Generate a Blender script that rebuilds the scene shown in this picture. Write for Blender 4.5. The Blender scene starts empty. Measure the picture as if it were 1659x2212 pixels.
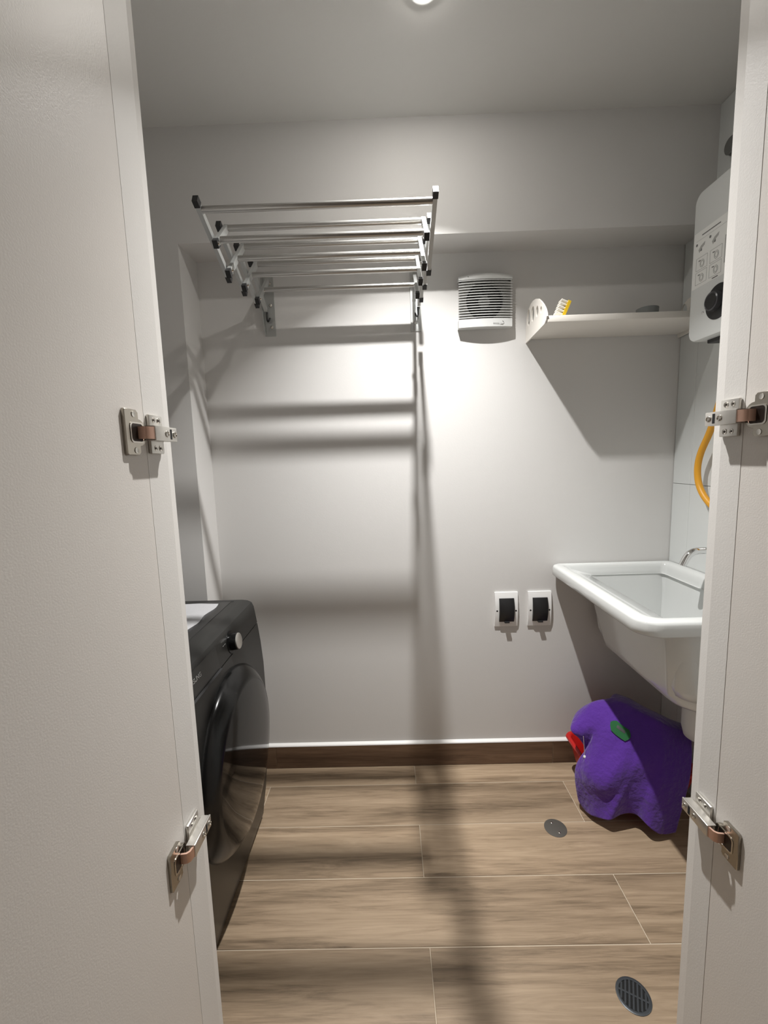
import bpy, bmesh, math, random
from mathutils import Vector, Matrix
from math import sin, cos, pi, sqrt
random.seed(7)
SC = bpy.context.scene
COL = SC.collection

# ------------------------------------------------------------------ camera
FPX = 926.6
cam_d = bpy.data.cameras.new('camera'); cam = bpy.data.objects.new('camera', cam_d); COL.objects.link(cam)
cam_d.sensor_fit = 'HORIZONTAL'; cam_d.sensor_width = 36.0; cam_d.lens = FPX / 1659.0 * 36.0
cam_d.clip_start = 0.01
Rv = Vector((0.99949193, 0.00974993, -0.0303451)); Uv = Vector((0.02890719, 0.12375078, 0.99189219)); Fv = Vector((-0.01342611, 0.99226543, -0.12340606))
m = Matrix.Identity(4)
for i in range(3):
    m[i][0] = Rv[i]; m[i][1] = Uv[i]; m[i][2] = -Fv[i]
m[0][3], m[1][3], m[2][3] = 0.0, 0.0, 1.33
cam.matrix_world = m
SC.camera = cam

# ------------------------------------------------------------------ world, exposure
W = bpy.data.worlds.new('world'); SC.world = W; W.use_nodes = True
W.node_tree.nodes['Background'].inputs[0].default_value = (1.0, 0.93, 0.86, 1)
W.node_tree.nodes['Background'].inputs[1].default_value = 0.0
SC.view_settings.view_transform = 'Standard'; SC.view_settings.look = 'None'
SC.view_settings.exposure = 0.0; SC.view_settings.gamma = 1.0; SC.view_settings.use_curve_mapping = False
LAMP = (0.119, 1.193, 2.4535)     # downlight in the laundry ceiling
LAMP_W = 18.3
HALL_FILL_W = 1.6

# ------------------------------------------------------------------ dimensions (metres)
D, D2 = 1.729, 1.585            # back wall of the niche, front of pier and beam
XN, XR, XL = -0.7085, 1.1346, -1.17
ZS, ZC = 2.091, 2.459           # beam underside, ceiling
PLX, PRX = -0.350, 0.530        # inner faces of the door-jamb panels
JL, JR = 0.626, 0.655           # joints door / jamb
EL, ER = 0.704, 0.717           # far edges of the jamb panels

# ------------------------------------------------------------------ materials
def mat(name, col, rough=0.5, metal=0.0, bump=None, var=None, coat=0.0, spec=0.5, sheen=0.0, emit=None):
    M = bpy.data.materials.new(name); M.use_nodes = True
    nt = M.node_tree; b = nt.nodes['Principled BSDF']
    b.inputs['Base Color'].default_value = (*col, 1)
    b.inputs['Roughness'].default_value = rough; b.inputs['Metallic'].default_value = metal
    b.inputs['Specular IOR Level'].default_value = spec
    b.inputs['Coat Weight'].default_value = coat; b.inputs['Coat Roughness'].default_value = 0.06
    b.inputs['Sheen Weight'].default_value = sheen
    if emit:
        b.inputs['Emission Color'].default_value = (*emit[0], 1); b.inputs['Emission Strength'].default_value = emit[1]
    tc = nt.nodes.new('ShaderNodeTexCoord')
    if bump:
        n = nt.nodes.new('ShaderNodeTexNoise'); n.inputs['Scale'].default_value = bump[0]; n.inputs['Detail'].default_value = 3
        nt.links.new(tc.outputs['Object'], n.inputs['Vector'])
        bp = nt.nodes.new('ShaderNodeBump'); bp.inputs['Strength'].default_value = bump[1]; bp.inputs['Distance'].default_value = bump[2]
        nt.links.new(n.outputs['Fac'], bp.inputs['Height']); nt.links.new(bp.outputs['Normal'], b.inputs['Normal'])
    if var:
        n = nt.nodes.new('ShaderNodeTexNoise'); n.inputs['Scale'].default_value = var[0]; n.inputs['Detail'].default_value = 4
        nt.links.new(tc.outputs['Object'], n.inputs['Vector'])
        mx = nt.nodes.new('ShaderNodeMix'); mx.data_type = 'RGBA'
        mx.inputs[6].default_value = (*col, 1); mx.inputs[7].default_value = (*var[1], 1)
        nt.links.new(n.outputs['Fac'], mx.inputs[0]); nt.links.new(mx.outputs[2], b.inputs['Base Color'])
    return M

def wood_mat(name, dark, mid, light, axis='X', rough=0.42):
    M = bpy.data.materials.new(name); M.use_nodes = True
    nt = M.node_tree; N = nt.nodes; L = nt.links; b = N['Principled BSDF']
    tc = N.new('ShaderNodeTexCoord'); oi = N.new('ShaderNodeObjectInfo')
    mul = N.new('ShaderNodeVectorMath'); mul.operation = 'SCALE'; mul.inputs[0].default_value = (37.0, 91.0, 53.0)
    L.new(oi.outputs['Random'], mul.inputs['Scale'])
    add = N.new('ShaderNodeVectorMath'); add.operation = 'ADD'
    L.new(tc.outputs['Object'], add.inputs[0]); L.new(mul.outputs[0], add.inputs[1])
    def noise(sx, sy, detail, dist, rough_=0.55):
        mp = N.new('ShaderNodeMapping'); mp.inputs['Scale'].default_value = (sx, sy, sy)
        L.new(add.outputs[0], mp.inputs['Vector'])
        n = N.new('ShaderNodeTexNoise'); n.inputs['Scale'].default_value = 1; n.inputs['Detail'].default_value = detail
        n.inputs['Distortion'].default_value = dist; n.inputs['Roughness'].default_value = rough_
        L.new(mp.outputs[0], n.inputs['Vector']); return n
    big = noise(1.1, 15, 3, 0.8); grain = noise(6, 170, 4, 0.6, 0.65); figure = noise(2.6, 38, 6, 2.6, 0.65)
    m1 = N.new('ShaderNodeMath'); m1.operation = 'MULTIPLY_ADD'; m1.inputs[1].default_value = 0.52
    L.new(big.outputs['Fac'], m1.inputs[0])
    m2 = N.new('ShaderNodeMath'); m2.operation = 'MULTIPLY_ADD'; m2.inputs[1].default_value = 0.29; m2.inputs[2].default_value = 0.0
    L.new(figure.outputs['Fac'], m2.inputs[0]); 
    m3 = N.new('ShaderNodeMath'); m3.operation = 'MULTIPLY_ADD'; m3.inputs[1].default_value = 0.19
    L.new(grain.outputs['Fac'], m3.inputs[0]); L.new(m2.outputs[0], m3.inputs[2]); L.new(m3.outputs[0], m1.inputs[2])
    r = N.new('ShaderNodeValToRGB'); e = r.color_ramp.elements
    e[0].position = 0.36; e[0].color = (*dark, 1); e[1].position = 0.66; e[1].color = (*light, 1)
    k = e.new(0.50); k.color = (*mid, 1)
    L.new(m1.outputs[0], r.inputs[0])
    # slight brightness difference from piece to piece
    hs = N.new('ShaderNodeHueSaturation'); mr = N.new('ShaderNodeMapRange'); mr.inputs[3].default_value = 0.86; mr.inputs[4].default_value = 1.12
    L.new(oi.outputs['Random'], mr.inputs[0]); L.new(mr.outputs[0], hs.inputs['Value']); L.new(r.outputs[0], hs.inputs['Color'])
    L.new(hs.outputs[0], b.inputs['Base Color'])
    b.inputs['Roughness'].default_value = rough; b.inputs['Specular IOR Level'].default_value = 0.35
    bp = N.new('ShaderNodeBump'); bp.inputs['Strength'].default_value = 0.12; bp.inputs['Distance'].default_value = 0.002
    L.new(grain.outputs['Fac'], bp.inputs['Height']); L.new(bp.outputs[0], b.inputs['Normal'])
    return M

M = {}
M['wall'] = mat('wall_paint', (0.685, 0.675, 0.66), 0.7, bump=(260, 0.08, 0.002), spec=0.3)
M['ceil'] = mat('ceiling_paint', (0.67, 0.665, 0.645), 0.85, bump=(200, 0.06, 0.002), spec=0.2)
M['hall'] = mat('hall_paint', (0.45, 0.41, 0.38), 0.8)
M['tile'] = mat('glazed_wall_tile', (0.68, 0.70, 0.69), 0.22, spec=0.5)
M['tgrout'] = mat('tile_grout', (0.45, 0.45, 0.44), 0.9)
M['mel'] = mat('white_melamine', (0.70, 0.665, 0.625), 0.40, bump=(420, 0.16, 0.001), spec=0.5)
M['jamb'] = mat('jamb_lacquer', (0.70, 0.68, 0.65), 0.45, bump=(380, 0.18, 0.001), spec=0.5)
M['plank'] = wood_mat('wood_look_porcelain', (0.135, 0.095, 0.060), (0.32, 0.235, 0.155), (0.46, 0.35, 0.24))
M['skirt'] = wood_mat('wood_look_skirting', (0.10, 0.060, 0.038), (0.175, 0.108, 0.068), (0.23, 0.15, 0.095))
M['grout'] = mat('floor_grout', (0.52, 0.44, 0.34), 0.9)
M['filler'] = mat('white_filler', (0.86, 0.85, 0.83), 0.5)
M['alu'] = mat('brushed_aluminium', (0.52, 0.51, 0.49), 0.30, 1.0)
M['aluflat'] = mat('painted_aluminium', (0.50, 0.51, 0.50), 0.38, 0.6)
M['galv'] = mat('galvanised_plate', (0.50, 0.51, 0.50), 0.42, 0.75)
M['blackp'] = mat('black_plastic', (0.012, 0.012, 0.013), 0.45)
M['nickel'] = mat('nickel', (0.62, 0.59, 0.54), 0.24, 1.0)
M['nickelc'] = mat('nickel_dim_reflection', (0.40, 0.37, 0.32), 0.26, 1.0)  # cup plate nickel: a darker reflection is put into the base colour
M['nickeld'] = mat('nickel_satin', (0.66, 0.64, 0.60), 0.36, 0.9)
M['bronze'] = mat('coppery_link', (0.72, 0.47, 0.37), 0.42, 0.75)
M['darkm'] = mat('dark_cup', (0.035, 0.025, 0.02), 0.35, 0.6)
M['chrome'] = mat('chrome', (0.80, 0.80, 0.80), 0.08, 1.0)
M['whitep'] = mat('white_plastic', (0.66, 0.67, 0.66), 0.4)
M['greyp'] = mat('grey_plastic', (0.40, 0.40, 0.38), 0.5)
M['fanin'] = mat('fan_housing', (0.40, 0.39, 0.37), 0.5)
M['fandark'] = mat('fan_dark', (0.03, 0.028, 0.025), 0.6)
M['blade'] = mat('fan_blade', (0.13, 0.125, 0.115), 0.5)
M['shelf'] = mat('shelf_white', (0.80, 0.765, 0.71), 0.5)
M['brushy'] = mat('yellow_plastic', (0.80, 0.52, 0.02), 0.35)
M['bristle'] = mat('white_bristle', (0.85, 0.82, 0.74), 0.8)
M['cup'] = mat('grey_cup', (0.20, 0.21, 0.21), 0.6)
M['heater'] = mat('heater_enamel', (0.70, 0.72, 0.71), 0.32, coat=0.2)
M['paper'] = mat('sticker_paper', (0.84, 0.85, 0.83), 0.55)
M['ink'] = mat('grey_ink', (0.17, 0.17, 0.17), 0.6)
M['inkl'] = mat('light_grey_ink', (0.42, 0.42, 0.41), 0.6)
M['knobring'] = mat('dark_grey_ring', (0.06, 0.06, 0.065), 0.3)
M['hose'] = mat('yellow_hose', (0.72, 0.34, 0.02), 0.42)
M['sink'] = mat('white_ceramic', (0.66, 0.675, 0.665), 0.14, coat=0.4)
M['switchw'] = mat('switch_plate_white', (0.86, 0.86, 0.85), 0.4)
M['wash'] = mat('graphite_enamel', (0.016, 0.016, 0.015), 0.34, 0.2, spec=0.5)
M['washp'] = mat('graphite_panel', (0.013, 0.013, 0.0125), 0.28, spec=0.5)
M['gloss'] = mat('smoked_door_glass', (0.005, 0.005, 0.005), 0.05, spec=0.42)
M['ring'] = mat('black_door_ring', (0.005, 0.005, 0.005), 0.20, spec=0.35)
M['letter'] = mat('silver_lettering', (0.30, 0.30, 0.29), 0.4, 0.3)
M['cloth'] = mat('white_cloth', (0.86, 0.86, 0.88), 0.8, bump=(90, 0.4, 0.003))
M['red'] = mat('red_plastic', (0.50, 0.012, 0.010), 0.35)
M['purple'] = mat('purple_towel', (0.105, 0.035, 0.30), 0.95, bump=(55, 0.55, 0.010), var=(9, (0.08, 0.026, 0.24)), sheen=0.35, spec=0.1)
M['green'] = mat('green_print', (0.012, 0.10, 0.030), 0.9)  # green darkened, the shade over the print is put into its colour
M['drain'] = mat('drain_steel', (0.095, 0.088, 0.078), 0.5, 0.3)
M['grate'] = mat('grate_dark', (0.075, 0.082, 0.09), 0.35, 0.6)
M['hole'] = mat('drain_hole', (0.004, 0.004, 0.004), 0.9)
M['flue'] = mat('flue_grey', (0.16, 0.16, 0.155), 0.6)
M['lampglass'] = mat('lit_lamp_glass', (1, 1, 1), 0.5, emit=((1.0, 0.96, 0.90), 850))
M['thread'] = mat('pale_cord', (0.62, 0.55, 0.50), 0.8)

# ------------------------------------------------------------------ mesh helpers
def finish(name, bm, material, parent=None, smooth=False, angle=None):
    me = bpy.data.meshes.new(name)
    bmesh.ops.recalc_face_normals(bm, faces=bm.faces)
    bm.to_mesh(me); bm.free()
    if isinstance(material, (list, tuple)):
        for x in material: me.materials.append(M[x])
    else:
        me.materials.append(M[material])
    if smooth:
        for p in me.polygons: p.use_smooth = True
    o = bpy.data.objects.new(name, me); COL.objects.link(o)
    if smooth and angle:
        md = o.modifiers.new('edge_split', 'EDGE_SPLIT'); md.split_angle = math.radians(angle)
    if parent is not None: o.parent = parent
    return o

def box(bm, x0, x1, y0, y1, z0, z1, bev=0.0, seg=2, mi=0):
    r = bmesh.ops.create_cube(bm, size=1.0)
    vs = r['verts']
    for v in vs:
        v.co.x = x0 + (v.co.x + .5) * (x1 - x0); v.co.y = y0 + (v.co.y + .5) * (y1 - y0); v.co.z = z0 + (v.co.z + .5) * (z1 - z0)
    if bev > 0:
        es = list({e for v in vs for e in v.link_edges})
        bmesh.ops.bevel(bm, geom=es, offset=bev, segments=seg, profile=0.5, affect='EDGES')
    return vs

def new(): return bmesh.new()

def basis(d):
    d = Vector(d).normalized()
    a = Vector((0, 0, 1)) if abs(d.z) < 0.9 else Vector((1, 0, 0))
    u = d.cross(a).normalized(); return d, u, d.cross(u).normalized()

def cyl(bm, a, b, r0, r1=None, seg=20, cap=True):
    a = Vector(a); b = Vector(b); r1 = r0 if r1 is None else r1
    d, u, v = basis(b - a)
    A = [bm.verts.new(a + (u * cos(2*pi*i/seg) + v * sin(2*pi*i/seg)) * r0) for i in range(seg)]
    B = [bm.verts.new(b + (u * cos(2*pi*i/seg) + v * sin(2*pi*i/seg)) * r1) for i in range(seg)]
    for i in range(seg): bm.faces.new((A[i], A[(i+1) % seg], B[(i+1) % seg], B[i]))
    if cap: bm.faces.new(A[::-1]); bm.faces.new(B)

def tube(bm, pts, r, seg=14, cap=True):
    pts = [Vector(p) for p in pts]; rings = []
    _, u, v = basis(pts[1] - pts[0])
    for i, p in enumerate(pts):
        t = (pts[min(i+1, len(pts)-1)] - pts[max(i-1, 0)]).normalized()
        u = (u - t * u.dot(t)).normalized(); v = t.cross(u)
        rings.append([bm.verts.new(p + (u * cos(2*pi*k/seg) + v * sin(2*pi*k/seg)) * r) for k in range(seg)])
    for A, B in zip(rings, rings[1:]):
        for k in range(seg): bm.faces.new((A[k], A[(k+1) % seg], B[(k+1) % seg], B[k]))
    if cap: bm.faces.new(rings[0][::-1]); bm.faces.new(rings[-1])

def catmull(P, n):
    P = [Vector(p) for p in P]; out = []
    for i in range(len(P) - 1):
        p0, p1, p2, p3 = P[max(i-1, 0)], P[i], P[i+1], P[min(i+2, len(P)-1)]
        for k in range(n):
            t = k / n
            out.append(0.5 * ((2*p1) + (p2-p0)*t + (2*p0-5*p1+4*p2-p3)*t*t + (3*p1-p0-3*p2+p3)*t**3))
    out.append(P[-1]); return out

def lathe(bm, c, axis, prof, seg=32):
    """prof: list of (radius, height along axis)"""
    d, u, v = basis(axis); c = Vector(c); rings = []
    for r, h in prof:
        if r < 1e-6: rings.append([bm.verts.new(c + d*h)])
        else: rings.append([bm.verts.new(c + d*h + (u*cos(2*pi*k/seg) + v*sin(2*pi*k/seg))*r) for k in range(seg)])
    for A, B in zip(rings, rings[1:]):
        for k in range(seg):
            k2 = (k+1) % seg
            if len(A) == 1: bm.faces.new((A[0], B[k2], B[k]))
            elif len(B) == 1: bm.faces.new((A[k], A[k2], B[0]))
            else: bm.faces.new((A[k], A[k2], B[k2], B[k]))

def prism(bm, poly, axis, a, b):
    """poly in the two other axes, extruded from a to b along axis ('X','Y','Z')"""
    def P(p, t):
        return {'X': (t, p[0], p[1]), 'Y': (p[0], t, p[1]), 'Z': (p[0], p[1], t)}[axis]
    A = [bm.verts.new(P(p, a)) for p in poly]; B = [bm.verts.new(P(p, b)) for p in poly]
    n = len(poly)
    for i in range(n): bm.faces.new((A[i], A[(i+1) % n], B[(i+1) % n], B[i]))
    bm.faces.new(A[::-1]); bm.faces.new(B)

def rrect(x0, x1, y0, y1, r, n=5, radii=None):
    rr = radii or (r, r, r, r); out = []
    for (cx, cy, a0), q in zip(((x1, y1, 0), (x0, y1, 90), (x0, y0, 180), (x1, y0, 270)), rr):
        sx = -1 if cx == x1 else 1; sy = -1 if cy == y1 else 1
        for k in range(n + 1):
            a = math.radians(a0 + 90*k/n)
            out.append((cx + sx*q + q*cos(a), cy + sy*q + q*sin(a)))
    return out

def loft(bm, loops, cap0=False, cap1=False):
    R = [[bm.verts.new(p) for p in L] for L in loops]
    for A, B in zip(R, R[1:]):
        n = len(A)
        for i in range(n): bm.faces.new((A[i], A[(i+1) % n], B[(i+1) % n], B[i]))
    if cap0: bm.faces.new(R[0][::-1])
    if cap1: bm.faces.new(R[-1])

def bar(bm, p, q, w, t, X0, X1):
    """flat arm in the Y-Z plane from p to q, width w, between X0 and X1"""
    p = Vector((0, *p)); q = Vector((0, *q)); d = (q - p).normalized(); n = Vector((0, -d.z, d.y)) * w / 2
    poly = [(p + n), (q + n), (q - n), (p - n)]
    prism(bm, [(v.y, v.z) for v in poly], 'X', X0, X1)

def thing(name, label, cat, loc=(0, 0, 0), group=None):
    o = bpy.data.objects.new(name, None); COL.objects.link(o); o.location = loc; o.empty_display_size = 0.05
    o['label'] = label; o['category'] = cat
    if group: o['group'] = group
    return o

def tag(o, label, cat, group=None):
    o['label'] = label; o['category'] = cat
    if group: o['group'] = group
    return o

def under(o, parent):
    """parent an object whose mesh is in world coordinates to a located empty"""
    o.parent = parent
    o.matrix_parent_inverse = Matrix.Translation(parent.location).inverted()
    return o

def part(parent, name, bm, material, smooth=False, angle=None, label=None):
    o = finish(name, bm, material, None, smooth, angle)
    root = parent
    off = Vector((0, 0, 0))
    while root is not None:
        off = off + root.location if root.type == 'EMPTY' else off
        root = root.parent
    o.parent = parent
    o.matrix_parent_inverse = Matrix.Translation(off).inverted() if parent.type == 'EMPTY' else Matrix.Identity(4)
    if label: o['label'] = label
    return o

def struct(name, bm, material, label=None, **k):
    o = finish(name, bm, material, **k); o['kind'] = 'structure'
    if label: o['label'] = label
    return o

def text_mesh(name, body, size, material, parent, matrix, extrude=0.0003):
    cu = bpy.data.curves.new(name, 'FONT'); cu.body = body; cu.size = size; cu.extrude = extrude; cu.align_x = 'LEFT'
    tmp = bpy.data.objects.new(name + '_tmp', cu); COL.objects.link(tmp)
    bpy.context.view_layer.update()
    me = bpy.data.meshes.new_from_object(tmp.evaluated_get(bpy.context.evaluated_depsgraph_get()))
    bpy.data.objects.remove(tmp); bpy.data.curves.remove(cu)
    me.transform(matrix); me.materials.clear(); me.materials.append(M[material])
    o = bpy.data.objects.new(name, me); COL.objects.link(o)
    o.parent = parent
    if parent.type == 'EMPTY': o.matrix_parent_inverse = Matrix.Translation(parent.location).inverted()
    return o

# ================================================================== room shell
HB = -1.35                                  # hall back wall
bm = new(); box(bm, XN, XR + .1, D, D + .1, -.05, ZC + .05); struct('wall_back', bm, 'wall')
bm = new(); box(bm, XL - .1, XN, D2, D + .1, -.05, ZC + .05); struct('wall_pier', bm, 'wall')
bm = new(); box(bm, XN, XR + .1, D2, D, ZS, ZC + .05); struct('wall_beam', bm, 'wall')
bm = new(); box(bm, XL - .1, XL, .60, D2, -.05, ZC + .05); struct('wall_left', bm, 'wall')
bm = new(); box(bm, XR + .006, XR + .1, .60, D, -.05, ZC + .05); wr = struct('wall_right', bm, 'tgrout')
bm = new(); box(bm, -1.5, 1.6, HB, D + .1, ZC, ZC + .1); struct('ceiling', bm, 'ceil')
# front wall either side of the opening and the lintel over it
bm = new(); box(bm, XL, PLX - .020, .60, EL, -.02, ZC); struct('wall_front_left', bm, 'wall')
bm = new(); box(bm, PRX + .020, XR + .006, .60, ER, -.02, ZC); struct('wall_front_right', bm, 'wall')
bm = new(); box(bm, PLX - .020, PRX + .020, .63, .70, 2.425, ZC); struct('trim_3', bm, 'jamb')
# hallway behind the camera
bm = new(); box(bm, -1.5, -1.4, HB, .60, -.05, ZC); struct('wall_hall_left', bm, 'hall')
bm = new(); box(bm, 1.5, 1.6, HB, .60, -.05, ZC); struct('wall_hall_right', bm, 'hall')
bm = new(); box(bm, -1.5, 1.6, HB - .1, HB, -.05, ZC); struct('wall_hall_back', bm, 'hall')
bm = new(); box(bm, -1.5, XL - .1, .60, .70, -.05, ZC); box(bm, XR + .1, 1.6, .60, .70, -.05, ZC); struct('wall_hall_front', bm, 'hall')

# wall tiles on the right wall, 300 x 600 mm, one bed joint at z = 1.198
tz = [ -.002, .598, 1.198, 1.798, ZC]
ty = [.718, 1.029, 1.329, 1.629, 1.727]
for i in range(len(tz) - 1):
    for j in range(len(ty) - 1):
        bm = new(); g = .0009
        box(bm, XR, XR + .008, ty[j] + g*.4, ty[j+1] - g*.4, tz[i] + g, tz[i+1] - g, .0008, 1)
        finish('wall_tile', bm, 'tile', wr)

# floor: wood-look planks 1200 x 198 mm in running bond
bm = new(); box(bm, -1.45, 1.55, HB, D, -.06, -.0012); fl = struct('floor', bm, 'grout')
y1, w = 1.6125, 0.1979
gx = .0012
cache = {}
rows = [(y1, D - .002)] + [(y1 - (k+1)*w, y1 - k*w) for k in range(14)]
for ri, (ya, yb) in enumerate(rows):
    ya2 = max(ya, HB)
    jx = 0.0754 if ri % 2 == 0 else 0.6757
    xs = sorted([jx + 1.2*k for k in range(-2, 3)])
    lo, hi = (XL, XR) if ya > .6 else (-1.4, 1.5)
    for a, b in zip(xs, xs[1:]):
        a, b = max(a, lo), min(b, hi)
        if b - a < .02 or yb - ya2 < .01: continue
        L, Wd = round(b - a - 2*gx, 4), round(yb - ya2 - 2*gx, 4)
        if (L, Wd) not in cache:
            bm = new(); vs = box(bm, -L/2, L/2, -Wd/2, Wd/2, -.006, 0)
            es = [e for e in bm.edges if all(abs(v.co.z) < 1e-6 for v in e.verts)]
            bmesh.ops.bevel(bm, geom=es, offset=.0010, segments=1, affect='EDGES')
            me = bpy.data.meshes.new('plank'); bm.to_mesh(me); bm.free(); me.materials.append(M['plank']); cache[(L, Wd)] = me
        o = bpy.data.objects.new('plank', cache[(L, Wd)]); COL.objects.link(o); o.parent = fl
        o.location = ((a + b)/2, (ya2 + yb)/2, 0)

# skirting on the back wall: tile pieces with joints, white filler along the top
bm = new(); box(bm, XN, XR, D - .0095, D, .0005, .1025); bb = struct('baseboard_back', bm, 'grout')
for a, b in ((XN, -.525), (-.525, .674), (.674, XR)):
    bm = new(); g = .001
    box(bm, -(b-a)/2 + g, (b-a)/2 - g, -.006, .006, 0, .0995, .0008, 1)
    o = finish('skirting_tile', bm, 'skirt', bb); o.location = ((a+b)/2, D - .006, .0015)
bm = new(); prism(bm, [(D, .1015), (D - .0125, .1015), (D - .0105, .1055), (D, .112)], 'X', XN, XR)
finish('filler_bead', bm, 'filler', bb)

# jamb panels (closet sides that carry the hinges) and doors
def jamb(name, X, s, yj, ye):
    bm = new()
    # s=+1: face looks to +X ; the last 20 mm turn slightly into the room
    poly = [(X - s*.018, yj), (X, yj), (X, ye - .021), (X - s*.0035, ye), (X - s*.018, ye)]
    prism(bm, poly, 'Z', -.001, 2.43)
    return struct(name, bm, 'jamb')
jamb('trim_1', PLX, 1, JL, EL)
jamb('trim_2', PRX, -1, JR, ER)
def door(name, X, s, yj, ang):
    bm = new(); box(bm, -.018, 0, -.44, 0, .012, 2.42, .0004, 1)
    if s < 0:
        for v in bm.verts: v.co.x *= -1
    o = struct(name, bm, 'mel'); o.location = (X, yj - .0001, 0); o.rotation_euler = (0, 0, ang)
    return o
door('door_1', PLX - .0002, 1, JL, math.radians(0.25))
door('door_2', PRX + .0005, -1, JR, math.radians(-0.25))

# ================================================================== ceiling downlight
dl = thing('downlight', 'small bright round downlight in the ceiling at the top edge of the photo', 'light', (LAMP[0], LAMP[1], ZC))
bm = new(); lathe(bm, (LAMP[0], LAMP[1], ZC), (0, 0, -1), [(.036, 0.0), (.035, .0018), (.024, .0022), (.017, .0012), (.017, 0.0)], 40)
part(dl, 'trim_ring', bm, 'whitep', True, 40)
bm = new(); lathe(bm, (LAMP[0], LAMP[1], ZC), (0, 0, -1), [(.0165, .0004), (.016, .0030), (.013, .0042), (.006, .0048), (0, .005)], 32)
part(dl, 'lamp_glass', bm, 'lampglass', True)
la = bpy.data.lights.new('downlight_beam', 'AREA'); la.shape = 'DISK'; la.size = .028; la.energy = LAMP_W; la.color = (1.0, .985, .965)
la.spread = math.radians(100)
lo = bpy.data.objects.new('downlight_beam', la); COL.objects.link(lo); lo.location = (LAMP[0], LAMP[1], LAMP[2] - .001)
# added fill lamp, unseen, on the hall ceiling behind the camera
hl = thing('hall_fill', 'added fill light, a flat round disc on the unseen hallway ceiling behind the viewer', 'light', (.1, -.55, ZC))
bm = new(); lathe(bm, (.1, -.55, ZC), (0, 0, -1), [(.11, 0), (.11, .018), (.10, .024), (.0, .024)], 40); part(hl, 'fill_disc', bm, 'lampglass' if False else 'whitep', True, 40)
ha = bpy.data.lights.new('hall_fill_beam', 'AREA'); ha.shape = 'DISK'; ha.size = .22; ha.energy = HALL_FILL_W; ha.color = (1.0, .86, .74)
ho = bpy.data.objects.new('hall_fill_beam', ha); COL.objects.link(ho); ho.location = (.1, -.55, ZC - .027)

# ================================================================== drying rack
rack = thing('drying_rack', 'folding aluminium drying rack with black end caps on the back wall', 'rack', (-.16, D, 1.81))
A = [((1.126, 1.967), (1.326, 1.866)), ((1.272, 1.984), (1.466, 1.879)), ((1.414, 1.998), (1.603, 1.887)), ((1.551, 2.008), (1.712, 1.905))]
B = [((1.194, 1.900), (1.288, 1.986)), ((1.276, 1.860), (1.431, 2.005)), ((1.412, 1.872), (1.566, 2.010)), ((1.549, 1.881), (1.700, 2.005))]
def lerp(p, q, t): return (p[0] + (q[0]-p[0])*t, p[1] + (q[1]-p[1])*t)
def cap(bm, p, q, w, X0, X1, at, ln=.018):
    d = Vector((q[0]-p[0], q[1]-p[1])).normalized(); e = Vector(p if at == 0 else q); s = -1 if at == 0 else 1
    a = e - d*s*ln*.65; b = e + d*s*ln*.35
    bar(bm, a, b, w, 0, X0, X1)
for sgn, XA in ((1, -.450), (-1, .133)):
    XB = XA + sgn*.0165
    for i, (p, q) in enumerate(A):
        bm = new(); bar(bm, p, q, .017, 0, XA - .0055, XA + .0055); arm = part(rack, 'outer_arm', bm, 'aluflat')
        for at in (0, 1):
            if i == 3 and at == 1: continue
            bm = new(); cap(bm, p, q, .0195, XA - .0068, XA + .0068, at); part(arm, 'end_cap', bm, 'blackp')
    for i, (p, q) in enumerate(B):
        bm = new(); bar(bm, p, q, .017, 0, XB - .0055, XB + .0055); arm = part(rack, 'inner_arm', bm, 'aluflat')
        bm = new(); cap(bm, p, q, .0195, XB - .0068, XB + .0068, 0); part(arm, 'end_cap', bm, 'blackp')
        # pivot rivet through the crossing
        c = lerp(p, q, .5) if i else p
        bm = new(); cyl(bm, (XB + sgn*.0055, *c), (XB + sgn*.0095, *c), .0055, .004, 12); part(arm, 'rivet', bm, 'chrome', True, 40)
        if i:
            e = lerp(p, q, .10); bm = new(); cyl(bm, (XB + sgn*.0055, *e), (XB + sgn*.010, *e), .005, .0035, 12); part(arm, 'rivet', bm, 'chrome', True, 40)
bars = [lerp(*A[0], .10), lerp(*B[0], .95), lerp(*B[0], .22), lerp(*B[1], .95), lerp(*B[1], .50), lerp(*B[2], .95), lerp(*B[2], .50), lerp(*B[3], .52)]
for i, c in enumerate(bars):
    xa, xb = (-.445, .128) if i == 0 else (-.430, .113)
    bm = new(); cyl(bm, (xa, *c), (xb, *c), .0084, seg=18); part(rack, 'hanging_bar', bm, 'alu', True, 60)
for s, x0, x1, xf in ((1, -.461, -.419, -.459), (-1, .101, .143, .141)):
    bm = new(); box(bm, x0, x1, D - .003, D, 1.812, 2.028, .001, 1)
    fx0, fx1 = (x0, x0 + .003) if s > 0 else (x0 + .012, x0 + .015)
    prism(bm, [(D - .003, 1.815), (D - .003, 2.026), (D - .034, 2.022), (D - .034, 1.90), (D - .016, 1.83)], 'X', fx0, fx1)
    br = part(rack, 'wall_bracket', bm, 'galv')
    for z in (1.845, 1.925, 2.005):
        bm = new(); lathe(bm, ((x0 + x1)/2 + s*.006, D - .003, z), (0, -1, 0), [(.0065, 0), (.006, .003), (.003, .0042), (0, .0044)], 14); part(br, 'screw', bm, 'nickel', True)
    bm = new(); tube(bm, catmull([((x0+x1)/2 - s*.008, D - .006, 1.90), ((x0+x1)/2 - s*.008, D - .012, 1.872), ((x0+x1)/2 - s*.002, D - .020, 1.862), ((x0+x1)/2 + s*.004, D - .014, 1.876)], 6), .0032, 8); part(br, 'locking_hook', bm, 'blackp', True)

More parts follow.
